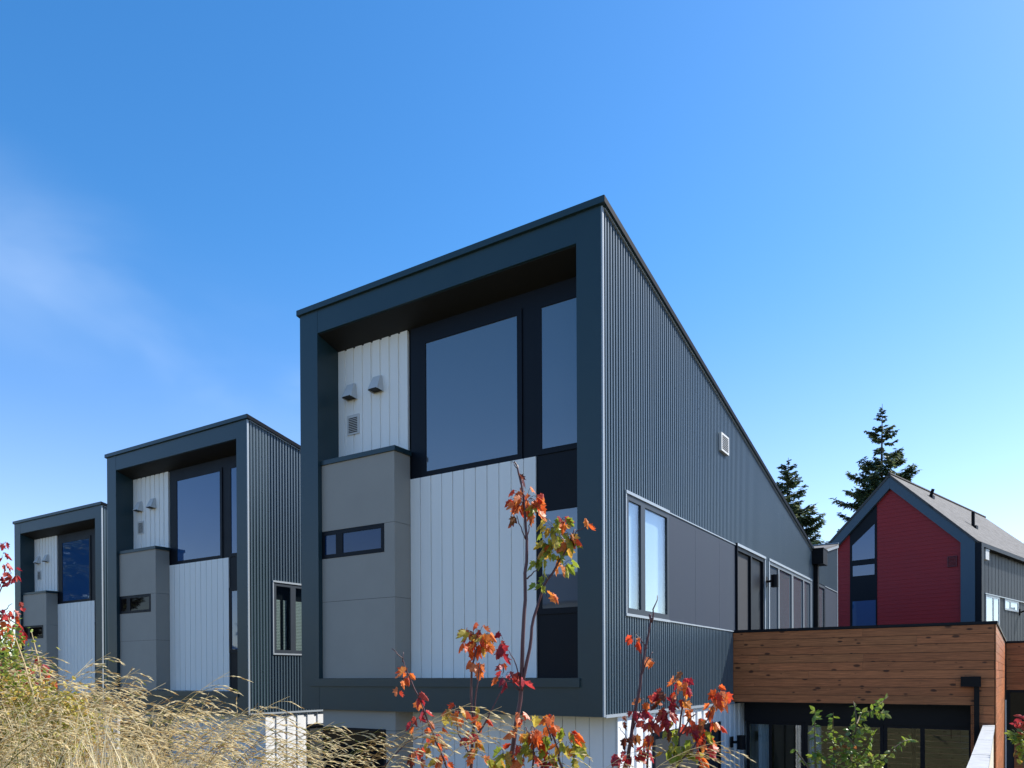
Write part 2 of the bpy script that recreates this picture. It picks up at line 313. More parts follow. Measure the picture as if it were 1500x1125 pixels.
def make_house(loc,label):
    root=empty('modern_townhouse',loc,label,'townhouse','dark shed-roofed townhouses in a row')
    B=lambda mb,n,mt,par=root,sm=False: mb.build(n,M[mt],par,sm,OFF if par is root else None)
    # solid body behind the claddings
    b=MB(); b.prism([(.56,.01),(YE-.1,.01),(YE-.1,roofz(YE)-.22),(YV,roofz(YV)-.22),(.56,roofz(.56)-.22)],-W+.03,-.10,'x')
    B(b,'wall_core','core')
    # front picture frame
    f=MB(); top=6.42
    f.box(-W,XI,0,.55,.0,top-.002); f.box(XJ,0,0,.55,.0,top-.002)
    f.prism([(.003,6.049),(.55,5.88),(.55,6.31),(.003,6.418)],XI+.002,XJ-.002,'x')
    f.box(XI+.002,XJ-.002,.003,.55,.0,.496)
    fo=B(f,'front_frame','frame')
    s=MB(); s.prism([(.03,6.036),(.545,5.877),(.545,5.872),(.03,6.031)],XI+.003,XJ-.003,'x')   # soffit sheet
    s.build('soffit',M['soffit'],fo)
    l=MB(); l.box(-5.26,-.32,-.028,.0,.375,.494); l.build('ledge_flashing',M['frame'],fo)
    # dark window wall at the back of the recess
    d=MB(); d.box(-3.50,XJ-.002,YB,.556,.497,5.90); B(d,'dark_panel','black')
    w1=window(root,'x',-3.27,-1.46,3.575,5.69,YB,.02,.08,(),M['black'],M['glass'])
    w2=window(root,'x',-1.22,XJ-.004,3.585,5.69,YB,.02,.076,(),M['black'],M['glass'])
    w3=window(root,'x',-1.23,XJ-.004,1.375,2.875,YB,.02,.08,(),M['black'],M['glass'])
    # white boards, upper left and centre
    u=MB(); ribs_x(u,XI+.004,-3.505,4.00,5.92,.475,.205,.05,.018); B(u,'white_board_panel','white')
    c=MB(); ribs_x(c,-3.498,-1.22,.5,3.575,.462,.2078,.018,.016); B(c,'white_board_panel','white')
    # grey bay with its cap and strip window
    y0=.083; j=.004; p=MB()
    for a,bb in ((-2.99,-.303),(-.297,-.004),(.50,1.727),(1.732,2.864),(2.869,3.935)):
        if bb<0:
            if a>-1: p.box(XI,-3.505,y0,.49,a,bb)
            else: p.box(XI,-3.505,y0,.49,a,bb)
        elif a==1.732:
            p.box(XI,-3.505,y0,.45,a,2.425); p.box(-3.712,-3.505,y0,.45,2.4255,bb)
            p.box(XI,-3.713,y0+.08,.45,2.426,bb)
        else: p.box(XI,-3.505,y0,.45,a,bb)
    po=B(p,'grey_panel_bay','grey')
    q=MB(); q.box(XI+.006,-3.512,y0+.004,.44,-2.98,-.01); q.box(XI+.006,-3.512,y0+.004,.44,.502,2.42); q.box(XI+.006,-3.512,y0+.004,.44,2.872,3.93); q.build('panel_joint',M['soffit'],po)
    k=MB(); k.box(XI+.002,-3.475,y0-.025,.452,3.937,4.008); k.build('bay_cap',M['frame'],po)
    window(root,'x',XI+.003,-3.714,2.427,2.862,y0,.006,.062,((-4.66,.15),),M['black'],M['glassblue'],dep=.07)
    # hoods and grille on the white boards
    for hx,hz in ((-4.72,5.04),(-4.15,5.05)):
        h=MB(); xa,xb=hx-.105,hx+.105; yy=.456
        P=[(xa+.03,yy,hz+.26),(xb-.03,yy,hz+.26),(xa+.03,yy-.05,hz+.25),(xb-.03,yy-.05,hz+.25),(xa,yy-.145,hz+.04),(xb,yy-.145,hz+.04),(xa,yy,hz),(xb,yy,hz),(xa,yy-.145,hz+.015),(xb,yy-.145,hz+.015)]
        n=len(h.v); h.v+=P
        for fc in ((0,2,3,1),(2,4,5,3),(4,8,9,5),(0,6,8,4),(0,4,2),(1,5,9,7),(1,3,5),(6,0,1,7)):
            h.f.append(tuple(n+i for i in fc)); h.c.append(None); h.uv.append(None)
        ho=B(h,'vent_hood','vent')
        h2=MB(); h2.box(xa+.02,xb-.02,yy-.15,yy-.004,hz+.015,hz+.03); h2.build('hood_opening',M['soffit'],ho)
    v=MB(); vx,vz=-4.70,4.63; v.box(vx-.13,vx+.13,.44,.456,vz-.15,vz+.17); vo=B(v,'vent_grille','vent')
    v=MB()
    for i in range(9): v.box(vx-.095,vx+.095,.436,.4399,vz-.118+i*.028,vz-.104+i*.028)
    v.build('louvre_slot',M['soffit'],vo)
    # ribbed metal sides
    zt=lambda y: roofz(y)-.094
    r=MB(); W0,W1,P1,D0,D1,V0,V1=.672,2.224,5.643,5.70,7.69,8.07,12.33
    z=lambda h:(lambda y:h)
    wave(r,.032,W0,z(.03),zt,0); wave(r,W0,V1,z(2.975),zt,0); wave(r,W0,P1,z(.03),z(1.345),0)
    wave(r,D1+.03,V0-.03,z(.03),z(2.975),0); wave(r,P1,D1+.03,z(.03),z(.25),0); wave(r,V0-.03,12.55,z(.03),z(.25),0)
    wave(r,V1,YV,z(.25),zt,0); wave(r,YV,YE,z(3.02),zt,0); wave(r,YV,13.24,z(.25),z(3.02),0)
    for yy in [.4+.53*i for i in range(23)]:           # screw heads
        for zz in [.17+.79*i for i in range(8)]:
            if zz<zt(yy)-.1 and not (.6<yy and 1.3<zz<3.0): r.box(.0125,.0155,yy-.006,yy+.006,zz-.006,zz+.006)
    B(r,'ribbed_metal_cladding','rib')
    r=MB(); wave(r,.045,YV,z(.03),zt,-W,-1,seg=6); wave(r,YV,YE,z(.03),zt,-W,-1,seg=6); B(r,'ribbed_metal_cladding','rib')
    t=MB()                                              # pale flashings
    t.box(-.004,.0165,-.004,.036,.0,6.40); t.box(-.02,.02,.05,5.55,-.012,.028)
    t.box(.0,.035,W0-.012,W1+.01,2.945,2.985); t.box(.0,.03,W0-.012,W1+.01,1.318,1.352); t.box(.0,.028,W0-.014,W0+.012,1.3525,2.9445)
    t.box(.0,.022,W1+.01,P1,2.955,2.972); t.box(.0,.026,W1+.01,P1,1.325,1.345)
    t.box(.0,.04,P1+.02,D1+.05,2.955,3.005); t.box(.0,.03,D1+.0,D1+.05,.2,2.9545)
    t.box(.0,.04,V0-.05,V1+.05,2.965,3.015); t.box(.0,.03,V0-.05,V0-.0,.2,2.9645); t.box(0,.03,V1,V1+.05,.2,2.9645)
    t.prism([(.05,roofz(.05)-.11),(YV,roofz(YV)-.11),(YV,roofz(YV)-.0905),(.05,roofz(.05)-.0905)],.0,.03,'x')
    t.prism([(YV+.3,roofz(YV+.3)-.12),(YE,roofz(YE)-.12),(YE,roofz(YE)-.05),(YV+.3,roofz(YV+.3)-.05)],.0,.05,'x')
    t.box(.0,.022,YE-.05,YE+.01,.0,roofz(YE)-.122)
    t.box(.0,.025,14.2,YE-.052,3.0,3.02); t.box(.0,.025,13.2,13.235,.2,3.02)
    B(t,'metal_trim','trim')
    s=MB()                                              # smooth cement panels between the openings
    for a,bb in ((W1+.012,3.423),(3.428,4.672),(4.677,P1)): s.box(-.06,.008,a,bb,1.346,2.954)
    B(s,'slate_panel','side')
    s=MB(); s.box(-.06,.008,14.2,YE-.052,.2,2.999); B(s,'slate_panel','side')
    kk=MB(); kk.box(.0,.05,P1+.002,P1+.02,.0,3.0); B(kk,'dark_reveal','black'); kk=MB(); kk.box(-.06,.02,14.19,14.198,.2,2.99); B(kk,'dark_reveal','black')
    window(root,'y',W0+.013,W1+.005,1.354,2.944,.0,.018,.075,((1.245,.15),),M['sash'],M['clear'],rec=.02)
    cu=MB(); n=60                                        # gathered curtain behind the pair of sashes
    pv=None
    for i in range(n+1):
        y=W0+.05+(W1-W0-.08)*i/n; x=-.075+.002*math.sin(i*.45)+.004*math.sin(i*.17+1)
        a=len(cu.v); cu.v+=[(x,y,1.40),(x,y,2.92)]
        if pv is not None: cu.f.append((pv,a,a+1,pv+1)); cu.c.append(None); cu.uv.append(None)
        pv=a
    B(cu,'curtain','curtain',sm=True)
    dr=window(root,'y',D0,D1-.005,.22,2.953,.0,.012,.07,((6.72,.08),),M['black'],M['screen'],rec=.05,name='sliding_door')
    dr.children[1].data=dr.children[1].data.copy(); dr.children[1].data.materials[0]=M['black']  # matte black pane stands in for the dark interior at the open door
    wn=window(root,'y',V0+.005,V1-.004,.22,2.963,.0,.016,.07,((8.93,.11),(10.25,.17),(11.47,.11)),M['midgrey'],M['glass'],rec=.03)
    window(root,'y',13.24,14.188,.22,2.999,.0,.016,.07,(),M['sash'],M['glass'],rec=.03)
    # roofs
    rf=MB(); rf.prism([(-.04,6.505),(-.04,6.42),(YV,roofz(YV)-.088),(YV,roofz(YV))],-W-.04,.055,'x'); fr_=B(rf,'front_roof','frame')
    rk=MB(); rk.prism([(-.038,6.503),(-.038,6.422),(YV,roofz(YV)-.086),(YV,roofz(YV)-.002)],.0555,.062,'x'); rk.build('rake_flashing',M['rake'],fr_)
    rr=MB(); th=.06; Lr=math.hypot(YE-YV,.2*(YE-YV))
    rr.face([(-W-.02,YV,roofz(YV)),(.045,YV,roofz(YV)),(.045,YE+.02,roofz(YE)),(-W-.02,YE+.02,roofz(YE))],None,[(0,0),(W,0),(W,Lr),(0,Lr)])
    rr.face([(-W-.02,YE+.02,roofz(YE)-th),(.045,YE+.02,roofz(YE)-th),(.045,YV,roofz(YV)-th),(-W-.02,YV,roofz(YV)-th)],None,[(0,0),(W,0),(W,Lr),(0,Lr)])
    rr.face([(.045,YV,roofz(YV)-th),(.045,YE+.02,roofz(YE)-th),(.045,YE+.02,roofz(YE)),(.045,YV,roofz(YV))],None,[(0,0),(Lr,0),(Lr,th),(0,th)])
    rr.face([(.045,YE+.02,roofz(YE)-th),(-W-.02,YE+.02,roofz(YE)-th),(-W-.02,YE+.02,roofz(YE)),(.045,YE+.02,roofz(YE))],None,[(0,0),(W,0),(W,th),(0,th)])
    ro=B(rr,'rear_roof','shingle')
    rc=MB(); rc.box(-W-.02,.05,YE-.06,YE+.03,roofz(YE)+.004,roofz(YE)+.03); rc.build('ridge_flashing',M['trim'],ro)
    # rain collector and its pipe in the roof valley
    h=MB(); h.box(.02,.30,12.44,13.0,3.42,3.80); h.box(.015,.31,12.42,13.02,3.80,3.83); ho=B(h,'rain_collector','lamp')
    h=MB(); h.box(.03,.13,12.62,12.78,.3,3.42); h.build('downpipe',M['lamp'],ho)
    # wall lamps and side vent
    for ly,lz in ((7.84,2.50),(5.36,-.71)):
        a=MB(); a.box(.0,.03,ly-.06,ly+.06,lz-.1,lz+.1); a.tube([(.03,ly,lz),(.12,ly,lz)],.025,8)
        a.tube([(.19,ly,lz-.13),(.19,ly,lz+.13)],.078,16); B(a,'wall_lamp','lamp')
    v=MB(); v.box(.0,.06,4.66,5.10,4.49,4.81); vo=B(v,'side_vent','vent')
    v=MB()
    for i in range(8): v.box(.061,.064,4.71,5.05,4.53+i*.032,4.547+i*.032)
    v.build('louvre_slot',M['soffit'],vo)
    # lower storey
    lo=MB(); lo.box(-W+.05,-.05,.49,YE-.2,-G-.6,.0); B(lo,'lower_wall_core','core')
    f=MB(); ribs_x(f,-3.498,-.02,-G-.4,-.004,.488,.205,.014,.014); B(f,'lower_white_boards','whitemetal')
    window(root,'x',-5.04,-3.70,-.98,-.28,y0,.02,.03,((-4.1,.02),),M['black'],M['glassdark'],rec=.005,dep=.06)
    s=MB()
    def sr(a,b,z0,z1):
        n=max(1,round((b-a)/.30)); p=(b-a)/n
        s.box(-.06,-.045,a,b,z0,z1)
        for i in range(n): s.box(-.0455,-.02,a+i*p,a+i*p+p*.62,z0,z1)
    sr(.474,1.70,-G-.4,-.014); sr(1.70,4.84,-.30,-.014); sr(4.84,8.0,-G-.4,-.014); sr(1.70,4.84,-G-.4,-1.9)
    B(s,'lower_ribbed_wall','whitemetal')
    window(root,'y',1.705,4.835,-1.895,-.303,-.03,.01,.06,((2.72,.07),(3.8,.07)),M['black'],M['glassdark'],rec=.04)
    return root,cu
A_,_=make_house((0,0,-G),'nearest and largest townhouse, dark ribbed metal, directly beside the cedar annex')
def copy_tree(o,parent=None):
    c=o.copy(); col.objects.link(c); c.parent=parent
    for ch in list(o.children): copy_tree(ch,c)
    return c
D2=Vector((-9.5638,2.198,-.2909)); D3=Vector((-19.1439,4.3568,-.5608))
H2=copy_tree(A_); H2.location=Vector((0,0,-G))+D2; H2['label']='middle townhouse in the row, its ribbed side partly hidden by the nearest house'
H3=copy_tree(A_); H3.location=Vector((0,0,-G))+D3; H3['label']='smallest, farthest townhouse at the left end of the row behind red maple leaves'
for H in (H2,H3):
    for ch in H.children_recursive:                # deeper blue stands in for reflected sky, dull dark for reflected ground
        if ch.type=='MESH' and ch.data.materials and ch.data.materials[0]==M['glass']:
            ch.data=ch.data.copy(); ch.data.materials[0]=M['glassdeep']
        elif ch.type=='MESH' and ch.data.materials and ch.data.materials[0]==M['glassblue']:
            ch.data=ch.data.copy(); ch.data.materials[0]=M['glassdull']
for H in (H2,H3):                                  # the farther houses have half-drawn blinds instead of a curtain
    for ch in list(H.children):
        if ch.name.startswith('curtain'): bpy.data.objects.remove(ch)
    s=MB(); s.box(-.095,-.09,.70,2.20,1.38,2.93); s.build('dark_room_sheet',M['black'],H,off=OFF)  # black sheet stands in for the unlit room behind the pane
    for a,b in ((.79,.93),(1.03,1.11),(1.36,1.62)):
        s=MB()
        for i in range(34): s.prism([(-.085,1.42+i*.034),(-.060,1.43+i*.034),(-.060,1.435+i*.034),(-.085,1.425+i*.034)][::1],a,b,'y') if False else s.box(-.085,-.06,a,b,1.42+i*.034,1.444+i*.034)
        s.build('blind',M['blind'],H,off=OFF)

# ------------------------------------------------------------------ cedar annex beside the nearest house
def planks(mb, o, run, out, L, z0, z1, pitch, rnd, hole=None):
    up=Vector((0,0,1)); n=max(1,round((z1-z0)/pitch)); h=(z1-z0)/n
    for i in range(n):
        a=-rnd.uniform(0,2.5)
        while a<L:
            ln=rnd.uniform(1.6,3.6); s=max(0,a); e=min(L,a+ln); a+=ln
            if e-s<.05: continue
            k=rnd.uniform(.86,1.12); r=rnd.uniform(-.02,.02)
            c=((.44+r)*k,.155*k,.058*k)
            mb.board(o+run*(s+.001)+up*(z0-o.z+i*h), run, up, out, e-s-.002, h-.007, .018+rnd.uniform(0,.002), c, rnd.uniform(0,60), rnd.uniform(0,60))
YW=5.518; XW=4.117; ax=empty('cedar_annex',(2.0,YW,-G),'low knotty cedar-clad annex with black roof edge and wide dark glass doors','annex')
AO=Vector((-2.0,-YW,G)); rnd=random.Random(3)
XFAR=4.255; YFAR=13.9
b=MB()
planks(b,Vector((.004,YW,.03)),Vector((1,0,0)),Vector((0,-1,0)),XW-.008,.03,1.31,.142,rnd)
planks(b,Vector((3.815,YW,-3.0)),Vector((1,0,0)),Vector((0,-1,0)),XW-3.82,-3.0,.028,.142,rnd)
rv=Vector((XFAR-XW,YFAR-YW,0)); rl=rv.length; rv.normalize(); ov=Vector((rv.y,-rv.x,0))
planks(b,Vector((XW,YW,-3.0)),rv,ov,rl,-3.0,1.31,.142,rnd)
planks(b,Vector((3.812,YW+.02,-3.0)),Vector((0,1,0)),Vector((-1,0,0)),.66,-3.0,.02,.142,rnd)
b.build('cedar_cladding',M['cedar'],ax,off=AO)
c=MB(); c.box(.006,XW-.006,YW+.0005,YW+.16,.025,1.31)
c.box(3.82,XW-.004,YW+.001,6.2,-3.2,.024)
c.prism([(XW-.005,YW+.01),(XFAR-.005,YFAR),(XFAR-.2,YFAR),(XW-.2,YW+.01)],-3.2,1.309,'z')
c.box(.004,XW-.2,YW+.1605,YFAR,.06,.24)       # deck slab
c.build('annex_core',M['core'],ax,off=AO)
c=MB(); c.prism([(.0,YW-.04),(XW+.04,YW-.04),(XFAR+.05,YFAR),(XFAR-.16,YFAR),(XW-.16,YW+.17),(.0,YW+.17)],1.312,1.356,'z')
c.build('roof_edge',M['black'],ax,off=AO)
c=MB(); c.box(.03,3.81,YW+.165,6.26,-.0,.055); c.box(.03,3.80,6.14,6.25,-.36,-.001); c.build('dark_header',M['black'],ax,off=AO)
window(ax,'x',.05,1.115,-2.95,-.362,6.2,.01,.055,((.50,.05),),M['black'],M['clear'],off=AO,name='glass_door')
window(ax,'x',1.12,2.45,-2.95,-.362,6.2,.01,.055,((1.90,.06),),M['black'],M['clear'],off=AO,name='glass_door')
window(ax,'x',2.455,3.80,-2.95,-.362,6.2,.01,.055,((3.06,.07),),M['black'],M['clear'],off=AO,name='glass_door')
c=MB(); c.box(.02,3.9,6.3,10.6,-3.1,-2.97); c.build('interior_floor',M['floor'],ax,off=AO)
c=MB(); c.box(.02,.05,6.5,10.5,-2.969,.05); c.build('interior_wall',M['tan'],ax,off=AO)
def drape(x0,x1,y):
    c=MB(); pv=None; n=26
    for i in range(n+1):
        x=x0+(x1-x0)*i/n; a=len(c.v); c.v+=[(x,y+.03*math.sin(i*1.25),-2.9),(x,y+.03*math.sin(i*1.25),-.38)]
        if pv is not None: c.f.append((pv,a,a+1,pv+1)); c.c.append(None); c.uv.append(None)
        pv=a
    c.build('drape',M['curtain'],ax,True,off=AO)
drape(.24,.46,6.34); drape(1.15,1.38,6.36)
c=MB(); frame_rect(c,'x',.06,3.88,-2.96,.02,10.5,.0,.08,.08,((1.3,.08),(2.55,.08))); c.build('rear_door_frame',M['black'],ax,off=AO)
c=MB(); c.box(3.66,3.935,YW-.17,YW-.022,.322,.486); c.box(3.84,3.912,YW-.11,YW-.03,-3.0,.322); c.build('downpipe',M['lamp'],ax,off=AO)

# courtyard fence seen through the annex doors
fe=empty('board_fence',(2.0,13.2,-G),'tan board fence in the court seen through the annex glass doors','fence')
rnd=random.Random(11); c=MB(); h=.15
for i in range(20):
    k=rnd.uniform(.85,1.15); c.board(Vector((.1,13.2,-G+.05+i*h)),Vector((1,0,0)),Vector((0,0,1)),Vector((0,-1,0)),3.7,h-.012,.025,(.50*k,.44*k,.27*k),rnd.uniform(0,50),rnd.uniform(0,50))
c.build('board_panel',M['cedar'],fe,off=(-2,-13.2,G))
for px in (.2,2.0,3.7):
    c=MB(); c.box(px-.045,px+.045,13.201,13.29,-G,.1); c.build('post',M['bark'],fe,off=(-2,-13.2,G))

# second annex farther back, only its corner shows
a2=empty('cedar_annex',(7.0,YFAR,-G),'farther cedar-clad annex behind the corner of the first, dark window beneath','annex')
A2=Vector((-7,-YFAR,G)); b=MB(); rnd=random.Random(5)
planks(b,Vector((4.30,YFAR+.02,.13)),Vector((1,0,0)),Vector((0,-1,0)),5.0,.13,1.29,.142,rnd)
planks(b,Vector((4.46,YFAR+.02,-3.0)),Vector((1,0,0)),Vector((0,-1,0)),5.0,-3.0,-1.12,.142,rnd)
b.build('cedar_cladding',M['cedar'],a2,off=A2)
c=MB(); c.box(4.27,9.3,YFAR+.021,YFAR+3,-3.1,1.29); c.build('annex_core',M['core'],a2,off=A2)
c=MB(); c.box(4.26,9.35,YFAR-.04,YFAR+3.05,1.292,1.335); c.build('roof_edge',M['black'],a2,off=A2)
window(a2,'x',4.32,6.2,-1.115,.125,YFAR+.02,.015,.06,((5.2,.06),),M['black'],M['glassdark'],off=A2)
c=MB(); c.box(4.25,4.30,YFAR-.06,YFAR-.01,-3.0,-.12); c.build('white_corner_trim',M['white'],a2,off=A2)

# low garden wall running from the annex corner towards the viewer
gw=empty('garden_wall',(4.04,2.2,-G),'low pale wall with weathered grey cap running out from the annex corner','wall')
GO=Vector((-4.04,-2.2,G)); c=MB(); c.box(3.985,4.10,-1.6,YW-.05,-3.2,-.325); c.build('wall_body',M['wallwhite'],gw,off=GO)
rnd=random.Random(2); y=-1.62
c=MB()
while y<YW-.06:
    ln=min(rnd.uniform(.75,1.1),YW-.05-y); c.box(3.96,4.118,y,y+ln-.006,-.322,-.28+rnd.uniform(-.002,.002)); y+=ln
c.build('wall_cap',M['concrete'],gw,off=GO)

# ------------------------------------------------------------------ red gabled house behind
RC=Vector((3.431,21.689,0)); ra=math.radians(14.05)
rh=empty('red_gable_house',(RC.x,RC.y,-G),'dark red gabled house with slate-blue fascia and grey shingle roof','house')
rh.rotation_euler=(0,0,-ra); RO=(0,0,G)
AX,AZ,EZ,LX=-2.77,7.80,5.09,-5.54; DEP=14.3; RS=11.5
sl=(AZ-EZ)/(-AX)
top=lambda x: AZ-abs(x-AX)*sl
c=MB(); c.prism([(LX+.05,-3.4),(-.05,-3.4),(-.05,EZ-.1),(AX,AZ-.12),(LX+.05,EZ-.1)],.16,RS,'y'); c.box(LX+.05,-.05,RS,DEP-.05,-3.4,EZ-.1); c.build('wall_core',M['core'],rh,off=RO)
c=MB(); n=75; z0=-3.0; hz=.145                    # lap siding, course by course
for i in range(n):
    za=z0+i*hz; zb=za+hz
    for xa,xb in ((LX+.43,-4.263),(-3.267,-.437)):
        lo=max(xa,AX-(AZ-.45-za)/sl); hi=min(xb,AX+(AZ-.45-za)/sl); lo2=max(xa,AX-(AZ-.45-zb)/sl); hi2=min(xb,AX+(AZ-.45-zb)/sl)
        if hi-lo<.03: continue
        if hi2<lo2: lo2=hi2=(lo+hi)/2
        c.face([(lo,.130,za),(hi,.130,za),(hi2,.142,zb),(lo2,.142,zb)]); c.face([(lo,.142,za-.001),(hi,.142,za-.001),(hi,.130,za),(lo,.130,za)])
c.build('red_siding',M['red'],rh,off=RO)
c=MB(); wv=.47
c.prism([(AX,AZ),(AX,AZ-wv),(-.437,top(-.437)-wv),(-.437,-3.4),(0,-3.4),(0,EZ)],0,.158,'y')
c.prism([(AX-.004,AZ),(LX,EZ),(LX,-3.4),(LX+.43,-3.4),(LX+.43,top(LX+.43)-wv),(AX-.004,AZ-wv)],0,.158,'y')
c.build('gable_fascia',M['fascia'],rh,off=RO)
c=MB(); c.prism([(-4.262,-3.0),(-3.268,-3.0),(-3.268,top(-3.268)-wv-.004),(-4.262,top(-4.262)-wv-.004)],.118,.158,'y'); po=c.build('dark_window_strip',M['black'],rh,off=RO)
for poly in ([(-4.17,4.85),(-3.343,4.85),(-3.343,6.124),(-4.17,5.42)],[(-4.15,4.25),(-3.35,4.25),(-3.35,4.64),(-4.15,4.64)],[(-4.165,1.9),(-3.31,1.9),(-3.31,3.3),(-4.165,3.3)]):
    c=MB(); c.prism(poly,.108,.117,'y'); c.build('pane',M['glassdeep'],po)
c=MB(); frame_rect(c,'x',-.88,-.575,4.25,4.63,.13,.035,.03,.04); vo=c.build('wall_vent',M['redvent'],rh,off=RO)
c=MB()
for i in range(7): c.box(-.848,-.607,.102,.128,4.285+i*.046,4.31+i*.046)
c.build('louvre',M['redvent'],vo)
c=MB(); c.box(-.048,.0,.16,DEP,-3.4,EZ-.12); 
for i in range(34): c.box(.0,.006,.3+i*.41,.325+i*.41,-3.4,EZ-.13)
c.build('side_wall',M['darkwall'],rh,off=RO)
def slab(mb,P,uv,th):
    P=[Vector(p) for p in P]; mb.face(P,None,uv); nrm=(P[1]-P[0]).cross(P[2]-P[0]).normalized()*th
    mb.face([p-nrm for p in P][::-1],None,uv[::-1])
    for i in range(len(P)):
        j=(i+1)%len(P); mb.face([P[i]-nrm,P[j]-nrm,P[j],P[i]],None,[(0,0),(.3,0),(.3,.1),(0,.1)])
c=MB(); ex_=.10; dz=.05; hyp=math.hypot(1,sl)
E_=EZ-ex_*sl+dz; hr=(-AX+ex_)*hyp
slab(c,[(ex_,-.03,E_),(ex_,DEP+.1,E_),(AX,RS,AZ+dz),(AX,-.03,AZ+dz)],[(0,0),(DEP,0),(RS,hr),(0,hr)],.07)
slab(c,[(LX-ex_,DEP+.1,E_),(LX-ex_,-.03,E_),(AX-.002,-.03,AZ+dz),(AX-.002,RS,AZ+dz)],[(0,0),(DEP,0),(DEP,hr),(0,hr)],.07)
slab(c,[(ex_-.002,DEP+.102,E_),(LX-ex_,DEP+.102,E_),(AX,RS+.002,AZ+dz)],[(0,0),(5.6,0),(2.8,3.5)],.07)
ro=c.build('roof',M['shingle'],rh,off=RO)
c=MB(); c.tube([(AX,-.03,AZ+dz+.02),(AX,RS,AZ+dz+.02)],.05,6); c.build('ridge_cap',M['shingle'],ro)
def onroof(u,v):
    d=at(u,v,1)-CAM; ang=-ra; q=lambda p: Vector((p.x*math.cos(ang)+p.y*math.sin(ang),-p.x*math.sin(ang)+p.y*math.cos(ang),p.z))
    o_=q(CAM-RC); d_=q(d); nr=Vector((sl,0,1)); t=(nr.dot(Vector((AX,0,AZ+dz)))-nr.dot(o_))/nr.dot(d_); return o_+d_*t
for u,v,hh,rr in ((1425.5,771,.55,.06),(1362,727,.26,.06)):
    p=onroof(u,v); c=MB(); lean=.0 if hh>.4 else .12
    c.tube([p-Vector((0,0,.1)),p+Vector((lean,0,hh))],rr,10); c.box(p.x-.12,p.x+.14,p.y-.12,p.y+.12,p.z-.12,p.z+.012); c.build('roof_pipe',M['lamp'],ro)
c=MB(); c.box(.03,.20,.28,DEP,EZ-.24,EZ-.11); c.box(.002,.20,.02,.28,-3.0,EZ-.11); c.build('gutter',M['black'],rh,off=RO)
for a,b,z0,z1,mu in ((1.135,2.77,1.2,3.31,((2.05,.1),)),(3.46,5.30,2.90,3.31,((4.2,.09),))):
    window(rh,'y',a,b,z0,z1,.0,.03,.07,mu,M['trim'],M['clear'],rec=.015,off=RO)
    c=MB(); c.box(.001,.006,a+.05,b-.05,z0+.05,z1-.05); c.build('roller_blind',M['curtain'],rh,off=RO)
c=MB(); c.box(.013,.05,1.0,9.0,3.315,3.35); c.build('window_head_trim',M['trim'],rh,off=RO)
c=MB(); c.box(.0,.16,.62,1.02,4.47,4.80); c.box(.0,.17,.60,1.04,4.80,4.83); c.build('meter_box',M['vent'],rh,off=RO)
c=MB(); c.box(.0,.04,5.5,5.62,2.8,3.05); c.tube([(.04,5.56,2.92),(.26,5.56,3.0)],.03,6); c.tube([(.26,5.56,2.82),(.26,5.56,3.12)],.08,10); c.build('wall_lamp',M['lamp'],rh,off=RO)

